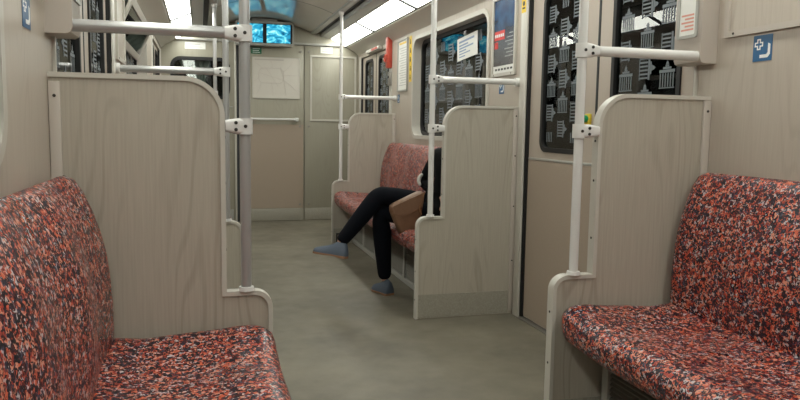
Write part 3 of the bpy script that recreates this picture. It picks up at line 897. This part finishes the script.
def flat_sign(name, lab, cat, x0, x1, z0, z1, mat, off, lines):
    t = thing(name, lab, cat, ((x0+x1)/2, Y4-off, z0))
    b = MB(); b.box(x0, x1, Y4-off-.003, Y4-off, z0, z1); k = b.build('backing', mat, t, smooth=0)
    if lines:
        b = MB()
        for q in range(lines[1]):
            z = z0+(z1-z0)*(q+.7)/(lines[1]+.6)
            b.box(x0+(x1-x0)*.15, x1-(x1-x0)*(.15+.1*(q % 2)), Y4-off-.0036, Y4-off-.003, z, z+.006)
        b.build('printed_lines', lines[0], k, smooth=0)
flat_sign('exit_sign', 'small dark green sign right below the twin screens', 'sign', .60, .725, 2.048, 2.125, 'sticker_green', .023, ('sticker_white', 3))
flat_sign('wall_sign', 'small white sign on the end wall below the right ceiling light', 'sign', 1.445, 1.60, 2.085, 2.165, 'paper', .021, ('ink_grey', 2))
flat_sign('wall_sign', 'cream label directly above the black-framed cab window', 'sign', -.165, .07, 2.075, 2.155, 'paper', .001, ('ink_grey', 2))

# small black bracket near the floor at the far partition
t = thing('floor_bracket', 'small black bracket near the floor at the far partition', 'bracket', (1.335, Y3-.14, 0))
b = MB()
b.box(1.29, 1.302, Y3-.15, Y3-.13, 0, .125, .002); b.box(1.392, 1.404, Y3-.15, Y3-.13, 0, .125, .002)
b.box(1.29, 1.404, Y3-.15, Y3-.13, .113, .125, .002); b.box(1.29, 1.404, Y3-.15, Y3-.13, 0.001, .012, .002)
b.build('loop', 'ink_black', t)

# scuff mark on the floor
b = MB(); b.plate([(0, 0), (.03, .006), (.05, .0), (.052, .008), (.03, .014), (0, .008)], [], lambda u, v, tt: (.265+u, 2.33+v*2, tt), .0002, .0008)
tag(b.build('scuff_mark', 'scuff', smooth=0, base=(.265, 2.33, 0)), 'small dark scuff mark on the floor beside the left step', 'floor mark')

# ------------------------------------------------------------------ the seated person
def skin_mesh(verts, edges, radii, sub=2, root=0):
    me = bpy.data.meshes.new('tmp'); me.from_pydata([tuple(v) for v in verts], edges, [])
    o = bpy.data.objects.new('tmp', me); COL.objects.link(o)
    o.modifiers.new('s', 'SKIN')
    sk = me.skin_vertices[0].data
    for i, r in enumerate(radii):
        sk[i].radius = r if isinstance(r, tuple) else (r, r)
        sk[i].use_root = (i == root)
    m = o.modifiers.new('d', 'SUBSURF'); m.levels = sub
    dg = bpy.context.evaluated_depsgraph_get(); dg.update()
    res = bpy.data.meshes.new_from_object(o.evaluated_get(dg))
    bpy.data.objects.remove(o); bpy.data.meshes.remove(me)
    return res
def chain(pts): return [(i, i+1) for i in range(len(pts)-1)]

per = thing('person', 'person in black jacket and dark jeans sitting cross-legged with a brown bag', 'person', (1.60, 4.70, 0))
pel = (1.650, 4.66, .600)
spine = [pel, (1.665, 4.635, .72), (1.665, 4.60, .86), (1.680, 4.575, .97), (1.695, 4.54, 1.03), (1.710, 4.51, 1.085)]
head_c = Vector((1.705, 4.50, 1.165))
# near (left) leg is planted, far (right) leg crosses over it
hipN, kneeN, ankN = (1.60, 4.575, .590), (1.205, 4.715, .592), (1.255, 4.755, .085)
hipF, kneeF, ankF = (1.60, 4.75, .630), (1.180, 4.665, .722), (.905, 4.700, .375)
mid = lambda a, b, f, dz=0: tuple(a[i]+(b[i]-a[i])*f + (dz if i == 2 else 0) for i in range(3))
shN, shF = (1.675, 4.42, 1.00), (1.64, 4.745, 1.00)
elN, elF = (1.64, 4.36, .78), (1.545, 4.80, .79)
wrN, wrF = (1.60, 4.33, .690), (1.60, 4.54, .715)
# body
V = spine[:]; E_ = chain(spine); R_ = [(.095, .08), (.07, .06), (.07, .06), (.07, .055), (.045, .045), (.042, .042)]
def limb(anchor, pts, rr):
    k = len(V); V.extend(pts); R_.extend(rr); E_.append((anchor, k)); E_.extend([(k+i, k+i+1) for i in range(len(pts)-1)])
limb(0, [hipN, mid(hipN, kneeN, .5), kneeN, mid(kneeN, ankN, .35), ankN], [.075, .064, .048, .045, .030])
limb(0, [hipF, mid(hipF, kneeF, .5), kneeF, mid(kneeF, ankF, .35), ankF], [.075, .064, .048, .045, .030])
limb(3, [shN, elN, wrN], [.034, .028, .021])
limb(3, [shF, elF, wrF], [.034, .028, .021])
body = MB(); body.mesh(skin_mesh(V, E_, R_))
# head: face looks along -x, slightly down
Rh = Matrix.Rotation(math.radians(-12), 3, 'Y')
def hp(x, y, z): return head_c + Rh @ Vector((x, y, z))
hb_ = MB(); hb_.sphere((0, 0, 0), 1, (.082, .066, .100), u=28, v=20)
for v in hb_.bm.verts:
    x, y, z = v.co
    if z < -.02: v.co.y *= 1-.35*min(1, (-z-.02)/.08); v.co.x = x*(1-.15*min(1, (-z-.02)/.08)) - .012*min(1, (-z-.02)/.08)
    if x < -.04 and abs(z+.005) < .02: v.co.x += .004         # eye line
hb_.sphere((-.083, 0, -.018), .013, (1.0, .75, 1.0)); hb_.sphere((-.080, 0, 0), .009, (.8, .7, 2.0))
for s_ in (-1, 1):
    hb_.sphere((-.002, s_*.066, -.008), .017, (.7, .35, 1.2))
hb_.cyl((.01, 0, -.06), (.03, 0, -.14), .046, .048)
for v in hb_.bm.verts: v.co = hp(*v.co)
me_ = bpy.data.meshes.new('tmp'); hb_.bm.to_mesh(me_); hb_.bm.free(); body.mesh(me_)
# hands: palm and five fingers each
def hand(w0, d, side_v, up):
    w0, d, s_, n_ = Vector(w0), Vector(d).normalized(), Vector(side_v).normalized(), Vector(up).normalized()
    pc = [w0 - d*.01, w0+d*.035, w0+d*.075]
    body.mesh(skin_mesh(pc, chain(pc), [(.020, .016), (.032, .014), (.034, .012)]))
    for i, (off, L_) in enumerate(((-.028, .058), (-.010, .070), (.009, .066), (.027, .052))):
        p0 = w0+d*.06+s_*off*.8
        pts = [p0, w0+d*.088+s_*off, w0+d*(.088+L_*.45)+s_*off*1.05-n_*.010, w0+d*(.088+L_*.75)+s_*off*1.05-n_*.026, w0+d*(.088+L_*.88)+s_*off-n_*.042]
        body.mesh(skin_mesh(pts, chain(pts), [.009, .0088, .008, .0074, .006]))
    pts = [w0+d*.02-s_*.016, w0+d*.045-s_*.042-n_*.006, w0+d*.070-s_*.052-n_*.016, w0+d*.092-s_*.050-n_*.024]
    body.mesh(skin_mesh(pts, chain(pts), [.012, .011, .009, .007]))
hand(wrN, (-.15, .85, -.10), (.7, .5, 0), (0, 0, 1))
hand(wrF, (-.10, -.95, -.15), (-.9, .35, 0), (0, 0, 1))
body.build('body', 'skin_tone', per, smooth=60)
# face details
for s_ in (-1, 1):
    b = MB(); b.sphere(hp(-.0695, s_*.027, .002), .0095, (.7, 1.25, .62)); b.build('eye', 'sticker_white', per)
    b = MB(); b.sphere(hp(-.0745, s_*.027, .002), .0042, (.6, 1, 1)); b.build('pupil', 'ink_black', per)
b = MB(); b.sphere(hp(-.0785, 0, -.050), .012, (.5, 1.7, .45)); b.build('mouth', 'lip', per)
# hair
b = MB(); b.sphere((0, 0, 0), 1, (.093, .078, .108), u=32, v=24)
dead = [v for v in b.bm.verts if v.co.x < -.028 and v.co.z < .052 and abs(v.co.y) < .066]
bmesh.ops.delete(b.bm, geom=dead, context='VERTS')
for v in b.bm.verts:
    if v.co.z < -.02: v.co.z *= 1.45; v.co.x += .004
    v.co = hp(v.co.x+.008, v.co.y, min(v.co.z, .106)+.004)
bmesh.ops.solidify(b.bm, geom=b.bm.faces[:], thickness=.006)
b.build('hair', 'hair_brown', per, smooth=60)
# jacket
V = [mid(pel, spine[1], .25), spine[1], spine[2], spine[3], (1.690, 4.548, 1.02)]
E_ = chain(V); R_ = [(.135, .115), (.118, .102), (.122, .102), (.125, .10), (.062, .058)]
limb(3, [shN, mid(shN, elN, .5), elN, mid(elN, wrN, .5), mid(elN, wrN, .93)], [.062, .056, .050, .043, .034])
limb(3, [shF, mid(shF, elF, .5), elF, mid(elF, wrF, .5), mid(elF, wrF, .93)], [.062, .056, .050, .043, .034])
limb(0, [(1.56, 4.56, .585), (1.48, 4.535, .565)], [.10, .065])
b = MB(); b.mesh(skin_mesh(V, E_, R_)); b.build('jacket', 'jacket_cloth', per, smooth=60)
# scarf end peeping out
pts = [(1.520, 4.745, .862), (1.497, 4.750, .838), (1.488, 4.742, .805), (1.500, 4.728, .778)]
b = MB(); b.mesh(skin_mesh(pts, chain(pts), [.010, .016, .015, .010])); b.build('scarf', 'scarf_cloth', per, smooth=60)
# jeans
V = [(1.65, 4.66, .665), (1.645, 4.66, .600)]; E_ = [(0, 1)]; R_ = [(.118, .105), (.128, .10)]
limb(1, [hipN, mid(hipN, kneeN, .45), mid(hipN, kneeN, .85), kneeN, mid(kneeN, ankN, .15), mid(kneeN, ankN, .45), mid(kneeN, ankN, .97)], [.092, .086, .076, .074, .072, .068, .050])
limb(1, [hipF, mid(hipF, kneeF, .45), mid(hipF, kneeF, .85), kneeF, mid(kneeF, ankF, .15), mid(kneeF, ankF, .45), mid(kneeF, ankF, .97)], [.092, .086, .074, .070, .068, .062, .046])
b = MB(); b.mesh(skin_mesh(V, E_, R_, root=1)); b.build('jeans', 'denim', per, smooth=60, label='dark blue jeans')
# shoes
def shoe(heel, toe, up, flex=0):
    heel, toe, up = Vector(heel), Vector(toe), Vector(up).normalized()
    d = (toe-heel); L_ = d.length; d.normalize(); up = (up - d*up.dot(d)).normalized(); s_ = d.cross(up)
    st = [(-.04, .030, .055), (0, .038, .085), (.12, .040, .098), (.26, .040, .098), (.42, .040, .072), (.58, .044, .056), (.74, .046, .046), (.88, .038, .036), (.97, .022, .026), (1.0, .008, .014)]
    rings, sol = [], []
    for f, hw, hh in st:
        c = heel + d*(f*L_) + up*.014
        rings.append([c + s_*(hw*math.cos(a)*(1 if math.sin(a) < .3 else .86)) + up*(hh*max(0, math.sin(a))**.8) for a in [PI*i/12 for i in range(13)]])
        c2 = heel + d*(f*L_)
        h0 = .0 if f < .26 else (.006 if f < .45 else .003)
        sol.append([c2+s_*(hw+.003)+up*.016, c2-s_*(hw+.003)+up*.016, c2-s_*(hw+.003)*.97+up*h0, c2+s_*(hw+.003)*.97+up*h0])
    b = MB(); b.loft(rings); o = b.build('shoe', 'shoe_suede', per, smooth=60, label='grey-blue suede shoe')
    b = MB(); b.loft(sol); b.build('sole', 'shoe_sole', o, label='tan sole')
shoe((1.275, 4.700, .001), (1.205, 4.890, .001), (0, 0, 1))
shoe((.940, 4.650, .288), (.745, 4.800, .305), (.25, .0, 1))
# shoulder bag on the lap: a thing of its own
t = thing('handbag', 'slouchy brown leather handbag resting on the lap of the seated person', 'bag', (1.36, 4.50, .47))
def bq(u, v, tt): return (1.335+u, 4.525+tt+.04*(v), .495+v)
out = [(-.045, -.032), (.045, -.050), (.080, -.005), (.105, .12), (.125, .235), (.108, .262), (.085, .262), (-.085, .185), (-.112, .165), (-.112, .13)]
rings = []
for tt, k in ((-.055, .80), (-.048, .93), (-.02, 1.0), (.02, 1.0), (.048, .93), (.055, .80)):
    cu, cv = .0, .12
    rings.append([bq(cu+(u-cu)*k, cv+(v-cv)*k, tt) for u, v in out])
b = MB(); b.loft(rings); bmesh.ops.subdivide_edges(b.bm, edges=b.bm.edges[:], cuts=1, smooth=.6, use_grid_fill=True)
b.build('bag_body', 'bag_leather', t, smooth=60)
b = MB(); b.plate([(-.108, .168), (.112, .262), (.100, .17), (.05, .135), (-.03, .10), (-.098, .12)], [], bq, -.066, -.058); b.build('flap', 'bag_leather', t)
b = MB(); b.tube([bq(u, v, -.062) for u, v in ((.112, .258), (.095, .21), (.075, .16), (.092, .11))], .006, 8); b.build('strap', 'bag_trim', t, label='tan leather strap')
b = MB(); b.tube([bq(u, v, -.064) for u, v in ((-.104, .125), (-.03, .102), (.05, .137), (.1, .168))], .0025, 6); b.build('piping', 'bag_trim', t)

# ------------------------------------------------------------------ world, camera
w = bpy.data.worlds.new('World'); sc.world = w; w.use_nodes = True
w.node_tree.nodes['Background'].inputs[0].default_value = (.02, .022, .025, 1)
w.node_tree.nodes['Background'].inputs[1].default_value = .4

f, yaw, pitch, roll, h = 699.17, .2780, .1041, .0151, 1.1915
cam = bpy.data.cameras.new('Camera'); co = bpy.data.objects.new('Camera', cam); COL.objects.link(co)
cy, sy, cp, sp, cr, sr = math.cos(yaw), math.sin(yaw), math.cos(pitch), math.sin(pitch), math.cos(roll), math.sin(roll)
r0 = Vector((cy, -sy, 0)); fw = Vector((sy*cp, cy*cp, -sp)); u0 = Vector((sy*sp, cy*sp, cp))
rt = r0*cr + u0*sr; up = u0*cr - r0*sr
M = Matrix((rt, up, -fw)).transposed().to_4x4(); M.translation = Vector((0, 0, h))
co.matrix_world = M
cam.sensor_width = 36; cam.lens = f*36/800; cam.clip_start = .02
sc.camera = co

for o in bpy.data.objects:
    if '_org' in o: del o['_org']

vs = sc.view_settings
vs.view_transform = 'Standard'; vs.look = 'None'; vs.gamma = 1; vs.use_curve_mapping = False
vs.exposure = 0.25
sc.cycles.max_bounces = 10; sc.cycles.diffuse_bounces = 5; sc.cycles.glossy_bounces = 4; sc.cycles.transparent_max_bounces = 12
